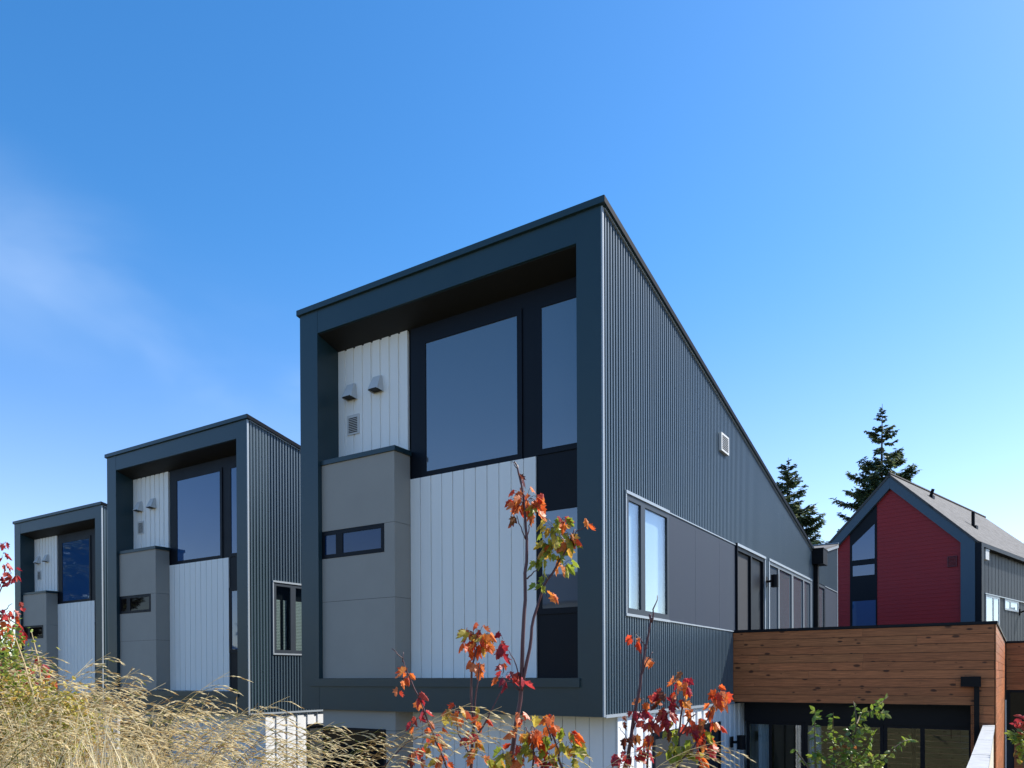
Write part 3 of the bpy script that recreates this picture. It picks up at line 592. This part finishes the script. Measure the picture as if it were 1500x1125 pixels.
# ------------------------------------------------------------------ conifers
def conifer(base,height,crown_r,label,seed,lean=0.0,bare=.12):
    rn=random.Random(seed); root=empty('fir_tree',base,label,'tree','dark firs behind the houses')
    t=MB(); t.tube([(0,0,0),(lean*.3,0,height*.5),(lean*.6,0,height*.85),(lean,0,height)],[.30,.17,.06,.012],8); 
    cr=MB()
    z=height*bare
    def spray(p,d,ln,w):
        """a short flat twig of needles: a few narrow pointed faces hanging from it"""
        d=d.normalized(); s=d.cross(Vector((0,0,1))); s=s.normalized() if s.length>.01 else Vector((1,0,0))
        for k in range(4):
            q=p+d*ln*(k*.26); k2=rn.uniform(.65,1.25); g=(.07*k2,.12*k2,.075*k2) if rn.random()<.62 else (.19*k2,.22*k2,.09*k2)
            for sg in (-1,1):
                e=d*rn.uniform(.35,.8)+s*sg*rn.uniform(.4,.9)+Vector((0,0,rn.uniform(-.75,.05)))
                e=e.normalized()*ln*rn.uniform(.45,.8); a=e.cross(Vector((rn.random()-.5,rn.random()-.5,1))).normalized()*w*rn.uniform(.6,1.2)
                cr.face([q-a*.5,q+e*.5-a*.9,q+e,q+e*.5+a*.9,q+a*.5],g)
    while z<height*.985:
        fr=(height-z)/height; R=crown_r*min(1,.06+(height-z)/6.5)
        nb=rn.choice((4,5,5,6)) if height-z>1.5 else 4
        a0=rn.uniform(0,6.28)
        for b in range(nb):
            if rn.random()<.14: continue
            an=a0+b*6.283/nb+rn.uniform(-.5,.5); ln=R*rn.choice((rn.uniform(.45,.8),rn.uniform(.75,1.15)))
            dr=Vector((math.cos(an),math.sin(an),0)); up=rn.uniform(.0,.28)+(.55 if fr<.12 else 0)
            st=Vector((lean*(z/height)**1.5,0,z+rn.uniform(-.15,.15))); pts=[]
            for k in range(6):
                s=k/5; pts.append(st+dr*ln*s+Vector((0,0,ln*(up*s-.62*s*s+.66*s**3*(1 if fr>.1 else .5)))))
            t.tube(pts,[.045*fr+.012,.035*fr+.01,.025*fr+.008,.018*fr+.006,.012,.006],4)
            m_=max(5,int(ln*10))
            for k in range(m_):
                s=(k+rn.random())/m_
                if s<.12: continue
                i=min(4,int(s*5)); p=pts[i].lerp(pts[i+1],s*5-i); tg=(pts[i+1]-pts[i]).normalized()
                sd=tg.cross(Vector((0,0,1))).normalized()
                wl=(.62-.42*abs(s-.45))*min(1,ln*.55)
                for sg in (-1,1):
                    d=tg*rn.uniform(.5,.9)+sd*sg*rn.uniform(.5,1.)+Vector((0,0,rn.uniform(-.5,.25)))
                    spray(p,d,wl*rn.uniform(.7,1.25),.065)
                spray(p,tg+Vector((0,0,rn.uniform(-.8,.1))),wl*.8,.055)
        z+=rn.uniform(.22,.46) if height-z>1.2 else rn.uniform(.16,.25)
    t.build('trunk',M['bark'],root,True); cr.build('crown',M['needle'],root)
    return root
def tree_at(u,vtop,t,crown,label,seed,lean=0,bare=.12):
    p=at(u,vtop,t); b=Vector((p.x,p.y,-3.2)); conifer(b,p.z-b.z,crown,label,seed,lean,bare)
tree_at(1290,592,50,2.4,'taller dark fir with drooping boughs rising behind the red house gable',21,.1,.3)
tree_at(1151,671,45,2.9,'shorter dark fir standing behind the sloping roof edge of the nearest townhouse',8,.15,.3)
# across the street behind the viewer, seen only mirrored in the panes
def mirror_tree(src,x,y,sc_,label):
    c=copy_tree(src); c.location=(x,y,-3.1); c.scale=(sc_*1.25,sc_*1.25,sc_); c.rotation_euler=(0,0,x); c['label']=label; c['group']='firs mirrored in the left townhouse windows'
FIRS=[o for o in bpy.data.objects if o.name.startswith('fir_tree')]
for i,(x,y,k) in enumerate(((-74,-31,.80),(-80,-28,.95),(-86,-33,.85),(-93,-30,1.0),(-43,-31,.62),(-49,-30,.70))):  # farthest-window firs are added to fill the reflection in place of a building
    mirror_tree(FIRS[i%2],x,y,k*(1.45 if i<4 else 1.),'dark fir added out of view, standing in for the building mirrored in the farthest townhouse window' if i<4 else 'dark fir mirrored low in the big window of the middle townhouse')
nh=empty('tan_house',(-19,-33,-3),'beige gabled house mirrored in the small lower right pane of the nearest townhouse','house'); NO=Vector((19,33,3))
c=MB(); c.box(-25,-13,-38,-30,-3,4.9); c.build('wall',M['tanwall'],nh,off=NO)
c=MB(); c.prism([(-38.5,4.75),(-29.5,4.75),(-34,7.2)],-25.4,-12.6,'x'); c.build('roof',M['side'],nh,off=NO)
for x in (-22.6,-18.6,-15.0):
    c=MB(); frame_rect(c,'y',0,1,0,1,0,0,.1,.1) if False else c.box(x-.75,x+.75,-30.0,-29.94,2.6,4.2); f=c.build('window',M['white'],nh,off=NO)
    c=MB(); c.box(x-.65,x+.65,-29.939,-29.93,2.7,4.1); c.build('pane',M['glassdark'],f)
# small leafless tree past the red roof
p=at(1491,770,48); bt=empty('bare_tree',(p.x,p.y,-3.2),'thin leafless tree peeping over the red house roof at the right edge','tree')
rn=random.Random(4); c=MB()
def bough(p0,d,ln,r,dep):
    pts=[p0]; q=p0
    for k in range(4):
        d=(d+Vector((rn.uniform(-.25,.25),rn.uniform(-.25,.25),rn.uniform(-.05,.2)))).normalized(); q=q+d*ln/4; pts.append(q)
    c.tube(pts,[r,r*.85,r*.7,r*.55,r*.4],5)
    if dep:
        for k in range(4 if dep>1 else 5): bough(pts[rn.choice((2,3,4))],(d+Vector((rn.uniform(-.9,.9),rn.uniform(-.9,.9),rn.uniform(-.1,.7)))).normalized(),ln*rn.uniform(.4,.62),r*.5,dep-1)
bough(Vector((0,0,0)),Vector((0,0,1)),9.6,.11,0); bough(Vector((.1,0,9.0)),Vector((-.2,0,1)),2.3,.055,2); bough(Vector((.1,0,9.2)),Vector((.35,.1,1)),2.6,.05,2)
c.build('branches',M['twig'],bt)

# ------------------------------------------------------------------ maples
LO=[(0,0),(.17,-.10),(.22,.05),(.46,.14),(.34,.29),(.43,.55),(.25,.55),(.16,.78),(0,1.0)]
OUT=LO+[(-x,y) for x,y in LO[-2:0:-1]]
def maple_leaf(mb,p,d,size,c,rn):
    """palmate five-lobed leaf hanging from p along d, folded on its midrib and curled"""
    d=d.normalized(); n=Vector((rn.uniform(-1,1),rn.uniform(-1,1),rn.uniform(.0,.9))); s=d.cross(n)
    s=s.normalized() if s.length>.05 else d.orthogonal().normalized(); n=s.cross(d)
    fold=rn.uniform(.45,1.5); curl=rn.uniform(.2,.9); pts=[]
    for x,y in OUT:
        x+=rn.uniform(-.04,.04); y+=rn.uniform(-.04,.04)
        pts.append(p+(s*x*math.cos(min(1.3,fold*.8))+d*(y-.15*curl*y*y)+n*(-abs(x)*math.sin(min(1.3,fold*.8))-curl*y*y*.55+rn.uniform(-.05,.05)))*size)
    m=len(pts); mid=[p+(d*(y-.15*curl*y*y)+n*(-curl*y*y*.55+.02))*size for y in (.12,.38,.68)]
    # each half: a strip from the raised midrib out to the lobed margin, with creases
    h=len(LO)
    for sg in (0,1):
        E=[pts[i] if sg==0 else pts[-i%m] for i in range(h)]; Mi=[mid[0]]*2+[mid[0],mid[1],mid[1],mid[1],mid[2],mid[2],mid[2]]
        for i in range(h-1):
            k=rn.uniform(.82,1.15); cc=(c[0]*k,c[1]*k,c[2]*k)
            q=[Mi[i],E[i],E[i+1]] if Mi[i]==Mi[i+1] else [Mi[i],E[i],E[i+1],Mi[i+1]]
            mb.face(q if sg==0 else q[::-1],cc)
ORANGE=[(.74,.18,.04),(.66,.12,.03),(.76,.27,.05),(.60,.075,.03),(.70,.24,.09),(.55,.16,.05)]
RED=[(.42,.035,.045),(.32,.022,.035),(.48,.05,.05),(.46,.075,.05)]
GOLD=[(.38,.36,.045),(.28,.34,.04),(.50,.40,.07),(.52,.30,.05),(.24,.30,.035),(.34,.36,.05)]
DULL=[(.20,.06,.025),(.25,.10,.03),(.15,.04,.025)]
def sapling(t,label,stems,clusters,seed,leaf=.075,name='maple_sapling',spread=.05,group='autumn maple saplings on the bank',cat='sapling'):
    rn=random.Random(seed); u0,v0=stems[0][0][0][:2]
    b=at(u0,v0,t); gy=gz(b.x,b.y); root=empty(name,(b.x,b.y,gy),label,cat,group); O=root.location
    st=MB()
    for k,(pts,r0,r1) in enumerate(stems):
        P=[at(q[0],q[1],t+(q[2] if len(q)>2 else 0))-O for q in pts]
        if k==0: P=[Vector((0,0,-.05))]+P
        # bend the polyline a little and refine it
        Q=[]
        for i in range(len(P)-1):
            for s in (0,.34,.67):
                q=P[i].lerp(P[i+1],s)
                if Q: q=q+Vector((rn.uniform(-1,1),rn.uniform(-1,1),rn.uniform(-1,1)))*.0035
                Q.append(q)
        Q.append(P[-1]); n=len(Q)
        st.tube(Q,[r0+(r1-r0)*i/(n-1) for i in range(n)],6)
    lf=MB()
    for (u,v,rp,n,pal,*rest) in clusters:
        dt=rest[0] if rest else 0
        c=at(u,v,t+dt)-O; rad=rp/FPX*t*1.15
        for i in range(int(n*1.1+.5)):
            o=Vector((rn.gauss(0,.5),rn.gauss(0,.5),rn.gauss(0,.5)))
            if o.length>1.1: o=o.normalized()*rn.uniform(.6,1.1)
            q=c+o*rad; hub=c+o*rad*.35+Vector((0,0,rad*.45))
            d=Vector((o.x,o.y,-.9+o.z*.3))+Vector((rn.uniform(-.5,.5),rn.uniform(-.5,.5),rn.uniform(-.3,.3)))
            q=q+Vector((0,0,leaf*.5))
            st.tube([hub,hub.lerp(q,.5)+Vector((0,0,.006)),q],.0011,3)
            maple_leaf(lf,q,d,leaf*rn.uniform(.7,1.15),rn.choice(pal),rn)
    st.build('stem',M['stem'],root,True); lf.build('leaves',M['leaf'],root)
    return root
OG=ORANGE+GOLD[2:4]; ALL=ORANGE+RED+GOLD
sapling(3.1,'tallest maple sapling, two slim stems rising before the white centre boards, orange and olive leaves',[
  ([(748,1125),(756,1060),(764,1010),(768,900),(770,840),(771,790),(768,735),(762,700),(757,682),(753,676)],.011,.0028),
  ([(764,1012),(775,950),(782,905),(796,860),(815,830),(832,800),(842,775)],.0075,.0025),
  ([(770,790),(775,778),(777,765)],.003,.0015),([(770,790),(762,772),(757,755)],.003,.0015),([(757,686),(750,676)],.002,.001),
  ([(772,848),(782,838),(790,830)],.003,.0015),([(830,805),(846,778),(858,770)],.003,.0012),([(782,905),(790,880),(795,868)],.003,.0015),
  ([(764,1000),(752,965),(742,950)],.003,.0012),([(762,1012),(750,1000),(735,995)],.003,.0012)],
 [(770,742,22,30,ORANGE),(797,738,10,3,ORANGE),(752,745,10,4,ORANGE),(787,757,9,3,GOLD),(762,702,7,2,DULL),
  (815,790,27,34,GOLD+ORANGE[:1]),(818,770,12,4,RED),(806,820,18,14,GOLD),(790,835,14,4,GOLD),(822,835,16,6,GOLD+ORANGE[2:3]),(835,800,12,5,ORANGE+DULL),(858,772,7,2,ORANGE),
  (795,860,13,5,GOLD),(800,882,9,3,ORANGE),(740,950,16,8,RED),(738,1002,20,11,RED+ORANGE[:1]),(760,1003,9,3,RED),(755,770,6,2,DULL)],1,.051)
sapling(2.9,'slim sapling with one dense orange leaf head, left of the tallest maple',[
  ([(690,1125),(693,1060),(690,1000),(693,965),(698,950)],.0075,.0025),([(693,1060),(698,1010),(703,970)],.004,.002),
  ([(692,1090),(715,1050),(740,1000),(752,985)],.0035,.0015),([(690,1110),(672,1075),(665,1040)],.003,.0015)],
 [(700,945,21,34,OG+ORANGE),(683,958,12,4,ORANGE),(690,985,10,4,DULL+ORANGE),(707,985,8,3,ORANGE),(668,1052,17,10,OG),(700,1060,14,6,OG),(692,1085,12,5,RED+ORANGE),(700,1108,16,8,OG),(720,1118,14,6,GOLD)],2,.051)
sapling(3.3,'thin arching twig with a few drooping red-orange leaves before the grey bay foot',[
  ([(655,1125),(640,1090),(625,1050),(612,1020),(597,985),(588,965),(574,950)],.005,.0016),([(590,970),(591,955)],.002,.001),([(628,1060),(612,1052),(600,1070)],.002,.001),([(560,1125),(600,1085),(628,1072)],.003,.001)],
 [(588,1000,11,4,ORANGE),(598,995,9,4,ORANGE),(579,1020,8,2,ORANGE),(611,1032,10,4,ORANGE+RED),(620,1048,7,2,RED),(605,1060,8,3,RED),(627,1085,24,13,OG),(612,1115,16,6,DULL+ORANGE),(650,1115,15,6,OG)],3,.050)
sapling(2.8,'low leafy maple, orange and gold, before the pale lower boards',[
  ([(822,1125),(818,1100),(808,1075)],.006,.003),([(808,1085),(800,1060),(798,1050)],.003,.0015),([(780,1125),(782,1090),(770,1065)],.004,.002)],
 [(775,1075,24,14,OG),(795,1090,24,16,ORANGE+GOLD),(808,1060,13,6,ORANGE),(830,1092,20,12,GOLD+ORANGE[:2]),(842,1108,14,8,GOLD),(770,1110,24,15,OG),(805,1118,22,14,ALL),(760,1055,12,4,ORANGE),(838,1080,10,3,OG),(740,1118,16,7,GOLD)],4,.051)
sapling(3.2,'bare-tipped maple sapling crossing the ribbed metal wall under the side window',[
  ([(917,1125),(924,1085),(930,1040),(937,1000),(943,970),(950,930),(954,905)],.010,.004),([(954,912),(958,892),(963,872)],.0045,.0015),([(954,910),(952,900)],.006,.005),([(941,985),(950,965),(956,955)],.003,.0015),([(948,950),(940,938),(930,926)],.003,.0012),
  ([(922,1090),(912,1072),(906,1065)],.002,.001),([(925,1080),(928,1075)],.002,.001),([(927,1070),(938,1042),(950,1028)],.003,.0015),([(938,1000),(938,955),(941,945)],.002,.001)],
 [(932,942,9,4,ORANGE),(961,975,11,2,ORANGE),(947,1029,10,5,ORANGE),(933,1052,9,4,RED),(911,1065,6,2,DULL),(917,1089,7,3,DULL),(932,1088,7,3,DULL),(943,1108,15,9,RED),(925,1118,14,6,RED),(900,1122,12,4,RED)],5,.051)
sapling(3.0,'bushy orange-red maple sapling in front of the lower dark side window',[
  ([(985,1125),(990,1090),(998,1050),(1002,1020)],.007,.003),([(948,1125),(950,1085),(962,1045)],.005,.002),([(992,1085),(1010,1055),(1020,1045)],.004,.002),([(1030,1070),(1040,1045),(1048,1025),(1048,1015)],.003,.0015),([(990,1120),(1015,1095),(1032,1072)],.004,.002)],
 [(1003,1010,12,6,ORANGE+RED),(990,1008,11,4,ORANGE),(993,1035,10,4,ORANGE),(999,994,6,2,DULL),(973,1035,15,12,RED+DULL),(975,1058,12,8,RED),(950,1070,14,8,ORANGE+RED),(956,1088,10,3,ORANGE),(1048,1030,14,9,ORANGE),(1062,1028,12,7,ORANGE),(1042,1048,8,3,ORANGE),(1006,1050,8,2,ORANGE),
  (1040,1070,13,6,ORANGE),(1025,1082,16,9,ORANGE+GOLD),(1016,1062,10,3,ORANGE),(985,1085,14,7,GOLD+DULL),(1010,1082,9,4,RED),(1030,1098,15,7,RED+ORANGE),(978,1108,9,4,GOLD),(1018,1115,18,9,GOLD+ORANGE),(1000,1110,12,5,GOLD)],6,.052)
sapling(3.4,'crimson Japanese maple leaves reaching in at the left edge of the grass',[
  ([(-40,1125),(-30,1000),(-20,900),(-12,850),(-5,835)],.012,.003),([(-20,900),(0,868),(10,845)],.004,.0015),([(-22,905),(5,895),(18,884)],.003,.0012),([(-15,880),(10,905),(28,915)],.004,.0015),([(-25,980),(0,985),(40,990),(60,995)],.005,.002),([(-30,1000),(-10,930),(15,925)],.004,.0015)],
 [(6,800,8,3,RED),(3,815,9,4,RED),(2,855,8,3,RED),(8,835,8,3,RED),(20,843,9,4,RED),(28,848,7,3,RED),(21,860,7,3,RED),(26,893,6,2,RED),(4,905,12,6,ORANGE[3:4]+RED),(20,912,12,7,ORANGE[:2]+RED),(30,928,11,6,ORANGE[3:4]+RED),(5,930,14,9,ORANGE),(14,945,12,6,ORANGE+GOLD),(5,985,13,9,RED),(25,985,13,8,RED),(45,992,12,7,RED+ORANGE[:1]),(60,973,8,3,RED),(35,1000,11,6,RED),(10,1000,14,7,RED),(58,988,7,2,RED),(70,1000,14,8,ORANGE+GOLD),(85,1005,12,6,OG)],7,.040,'japanese_maple',cat='maple',group=None)

# ------------------------------------------------------------------ leafy shrubs
def small_leaf(mb,p,d,size,c,rn):
    d=d.normalized(); n=Vector((rn.uniform(-1,1),rn.uniform(-1,1),rn.uniform(.2,1))); s=d.cross(n); s=s.normalized() if s.length>.05 else d.orthogonal().normalized(); n=s.cross(d)
    f=rn.uniform(.1,.4); mid=[p,p+d*size*.5+n*.05*size,p+d*size-n*.12*size]
    for sg in (-1,1):
        mb.face([mid[0],mid[0]+(d*.3+s*sg*.26-n*f*.26)*size,mid[0]+(d*.65+s*sg*.22-n*f*.25)*size,mid[2],mid[1]][::sg],c)
def shrub(name,t,label,cat,branches,clusters,seed,leaf,pal,mat='green',group=None):
    rn=random.Random(seed); b=at(*branches[0][0][:2],t); root=empty(name,(b.x,b.y,gz(b.x,b.y)),label,cat,group); O=root.location; st=MB(); lf=MB()
    for k,pts in enumerate(branches):
        P=[at(q[0],q[1],t+rn.uniform(-.08,.08))-O for q in pts]
        if k==0: st.tube([Vector((0,0,-.05)),P[0]],.012,5)
        n=len(P); st.tube(P,[.007-.0055*i/(n-1) for i in range(n)],5)
        for i in range(n-1):
            m=max(2,int((P[i+1]-P[i]).length/leaf*3.2))
            for j in range(m):
                q=P[i].lerp(P[i+1],(j+.5)/m); tg=(P[i+1]-P[i]).normalized(); sd=tg.orthogonal().normalized(); an=rn.uniform(0,6.28)
                sd=Matrix.Rotation(an,3,tg)@sd
                small_leaf(lf,q,tg*.2+sd+Vector((0,0,-.6)),leaf*rn.uniform(.7,1.15),rn.choice(pal),rn)
    for (u,v,rp,n,*pl) in clusters:
        c=at(u,v,t)-O; rad=rp/FPX*t; pp=pl[0] if pl else pal
        for i in range(n):
            o=Vector((rn.gauss(0,.5),rn.gauss(0,.5),rn.gauss(0,.5)))
            small_leaf(lf,c+o*rad,Vector((rn.uniform(-1,1),rn.uniform(-1,1),rn.uniform(-.8,.5))),leaf*rn.uniform(.7,1.2),rn.choice(pp),rn)
    st.build('stems',M['greenstem'],root); lf.build('leaves',M[mat],root); return root
GRN=[(.17,.26,.035),(.24,.32,.04),(.12,.20,.035),(.32,.36,.06),(.20,.24,.07)]
shrub('leafy_shrub',4.6,'upright green shrub with arching leafy shoots before the annex glass doors','shrub',
 [[(1245,1125),(1250,1090),(1255,1060),(1262,1045),(1275,1042),(1290,1030),(1301,1020)],[(1255,1060),(1252,1035),(1250,1027)],[(1195,1125),(1194,1085),(1193,1055),(1194,1040)],[(1222,1125),(1221,1085),(1220,1060),(1221,1044)],
  [(1185,1125),(1172,1108),(1163,1096)],[(1275,1043),(1290,1044),(1299,1046)],[(1285,1125),(1310,1095),(1325,1085),(1336,1083)],[(1250,1090),(1240,1078),(1232,1080)],[(1260,1110),(1275,1085),(1280,1070)]],
 [(1255,1075,14,34),(1245,1100,18,44,GRN+[(.35,.12,.03),(.30,.18,.04)]),(1222,1112,14,18),(1265,1112,18,34,GRN+[(.40,.25,.05)]),(1195,1108,9,14),(1240,1120,22,40),(1215,1080,8,12),(1285,1118,14,24)],9,.043,GRN)
YG=[(.40,.38,.06),(.46,.40,.07),(.30,.30,.05),(.52,.40,.08),(.55,.34,.07)]
shrub('yellowing_bush',2.35,'low yellow-green bush behind the dry grass at the left edge','bush',
 [[(40,1125),(40,1060),(45,1010)],[(90,1125),(95,1060),(100,1025)],[(0,1125),(0,1040),(5,960)]],
 [(15,950,36,220,GRN[:3]+YG[:1]),(0,1000,40,320,GRN+YG),(30,1030,40,380,YG),(70,1035,34,340,YG),(105,1040,28,260,YG),(10,1075,45,340,YG),(60,1080,45,400,YG),(100,1085,36,300,YG),(130,1060,20,60,YG)],12,.016,YG)
shrub('leafy_shrub',7.5,'small red and gold shrub at the right edge below the farther annex','shrub',
 [[(1500,1125),(1496,1090),(1488,1068)],[(1500,1110),(1492,1080),(1480,1075)]],
 [(1498,1060,9,26,RED),(1500,1080,12,40,GOLD),(1496,1100,10,30,GOLD),(1484,1076,7,14,GRN),(1506,1060,14,40,RED)],14,.07,GRN)
tr=shrub('broadleaf_tree',46,'green bushy tree far beyond the left end of the townhouse row','tree',
 [[(8,1010),(8,980),(8,950)]],[(5,985,22,420,[(.05,.075,.02),(.07,.09,.025),(.09,.09,.03)]),(-30,960,35,520,[(.05,.075,.02),(.08,.09,.03)]),(15,1000,18,240,[(.05,.075,.02)]),(-60,930,40,500,[(.05,.075,.02)])],15,.5,GRN)

c=MB(); e_=at(5,975,46)-tr.location; c.tube([(0,0,-.1),e_*.5,e_],[.28,.2,.1],8); f_=at(-55,940,46)-tr.location; c.tube([e_*.4,f_],[.16,.06],6); c.build('trunk',M['bark'],tr)

# ------------------------------------------------------------------ dry grass
rn=random.Random(77); gm=MB()
def straw():
    k=rn.uniform(.62,.98); q=rn.random()
    return (.98*k,.84*k,.53*k) if q<.75 else (.56*k,.38*k,.16*k) if q<.93 else (.32*k,.32*k,.09*k)
def blade(r,tip,sag,wd,c,n=5):
    """narrow ribbon from root to tip, arching over"""
    pv=None; side=Vector((rn.uniform(-1,1),rn.uniform(-1,1),0)).normalized()
    for i in range(n+1):
        s=i/n; p=r.lerp(tip,s); p=p+Vector((0,0,sag*4*s*(1-s)*(.3+.7*s))); w_=wd*(1-s)**.6*.5+.0003
        a=p-side*w_; b=p+side*w_
        if pv: gm.face([pv[0],pv[1],b,a],c)
        pv=(a,b)
def ear(p,d,ln,wd,c):
    s=d.orthogonal().normalized(); s=Matrix.Rotation(rn.uniform(0,6.28),3,d)@s; t2=d.cross(s)
    for q in (s,t2): gm.face([p,p+d*ln*.4+q*wd,p+d*ln,p+d*ln*.4-q*wd],c)
def panicle(root,tip,droop,c,scale=1.):
    """flowering stalk with a drooping, branching seed head"""
    pts=[]; n=14; dv=Vector((droop.x,droop.y,0))
    for i in range(n+1):
        s=i/n; pts.append(root.lerp(tip,s)+Vector((0,0,.12*math.sin(math.pi*s)))*s+dv*(-.35*math.sin(math.pi*s)))
    gm.tube(pts,[.0021-.0013*i/n for i in range(n+1)],3,c)
    m=rn.randint(6,10)
    for k in range(m):
        s=.66+.34*k/m; i=min(n-1,int(s*n)); p=pts[i].lerp(pts[i+1],s*n-i); tg=(pts[i+1]-pts[i]).normalized()
        d=(tg*.8+Vector((rn.uniform(-.5,.5),rn.uniform(-.5,.5),.1))+dv*.8).normalized(); ln=rn.uniform(.09,.19)*scale*(1.25-.8*(s-.66)/.34)
        q=p; pr=q
        for j in range(6):
            d=(d+Vector((0,0,-.15))+dv*.07).normalized(); q=pr+d*ln/6; gm.tube([pr,q],.0006,3,c)
            if j>1:
                ear(q,(d+Vector((rn.uniform(-.22,.22),rn.uniform(-.22,.22),rn.uniform(-.3,.1)))).normalized(),rn.uniform(.019,.032)*scale,.0025*scale,straw())
            pr=q
prof=[(-60,985),(0,1000),(60,1010),(120,1018),(180,1035),(240,1055),(300,1070),(360,1080),(410,1092),(470,1102),(520,1112),(600,1120),(760,1125)]
def ytop(u):
    for (a,b),(c,d) in zip(prof,prof[1:]):
        if a<=u<=c: return b+(d-b)*(u-a)/(c-a)
    return 1125
def rootfor(tip,t):
    r=Vector((tip.x,tip.y,0))+RT*rn.uniform(-.5,.28)+FW*rn.uniform(-.25,.25); r.z=gz(r.x,r.y)-.02; return r
for i in range(3300):
    u=-90+560*rn.random()**1.35 if rn.random()<.95 else rn.uniform(430,600); t=rn.uniform(2.1 if u>140 else 2.5,4.6)
    v=ytop(u)+abs(rn.gauss(0,1))*60+(34 if u>90 else 45)
    tip=at(u,v,t); r=rootfor(tip,t); r.z=max(r.z,tip.z-rn.uniform(.55,.9)); blade(r,tip,rn.uniform(.0,.16),rn.uniform(.0024,.0052),straw())
for i in range(230):                      # stalks standing in front of the yellowing bush
    u=rn.uniform(-60,170); t=rn.uniform(1.75,2.2); v=1012+abs(rn.gauss(0,1))*55; tip=at(u,v,t); r=rootfor(tip,t); r.z=max(r.z,tip.z-.6)
    if i%5: blade(r,tip,rn.uniform(0,.12),rn.uniform(.0018,.0036),straw())
    else: panicle(r,tip,RT*rn.uniform(.2,.8),straw(),.7)
for i in range(300):
    u=-40+540*rn.random()**1.5 if rn.random()<.96 else rn.uniform(470,620); t=rn.uniform(2.3,4.0)
    v=ytop(u)+rn.choice((rn.uniform(-58,0),rn.uniform(-20,60))); tip=at(u,v,t); r=rootfor(tip,t); r.z=max(r.z,tip.z-.9)
    dr=RT*rn.uniform(.2,.9)+FW*rn.uniform(-.4,.4); panicle(r-RT*rn.uniform(.05,.25),tip,dr,straw())
for (u,v,ru,t,sc_) in ((162,956,80,2.9,1.1),(205,980,150,3.0,1.2),(205,1000,170,3.0,1.0),(135,1000,60,2.7,1.),(336,984,265,2.8,1.2),(322,1002,262,2.8,1.),(424,1020,405,2.8,.9),(250,1030,170,2.9,1.2),(300,1035,200,2.8,1.2),(385,1058,300,2.8,1.2),(440,1060,370,2.9,1.1),
   (505,1058,450,2.7,.9),(555,1082,505,2.7,.9),(540,1070,480,2.8,.9),(690,1030,610,2.6,1.2),(650,1055,560,2.6,1.3),(640,1075,560,2.5,1.1),(735,1035,680,2.8,1.),(745,1060,690,2.8,1.),(1070,1095,1015,2.8,1.1),(1062,1085,1010,2.8,1.),(860,1100,830,2.7,.9),(970,1090,950,2.9,.7)):
    tip=at(u,v,t); r=at(ru,1125,t); r.z-=.45; panicle(r,tip,RT*rn.uniform(.5,.9),straw(),sc_)
for (u0,v0,u1,v1,t) in ((72,1125,12,905,2.3),(62,1060,46,925,2.5),(150,1110,120,1010,2.6)):
    a=at(u0,v0,t); b=at(u1,v1,t); gm.tube([a-Vector((0,0,.6)),a,a.lerp(b,.35)+RT*.012,a.lerp(b,.7)+RT*.012,b],[.0032,.003,.0028,.0022,.001],4,(.62,.50,.30))
o=gm.build('dry_grass',M['straw']); tag(o,'tall dry straw-coloured grass with drooping seed heads along the bank','grass',kind='stuff')
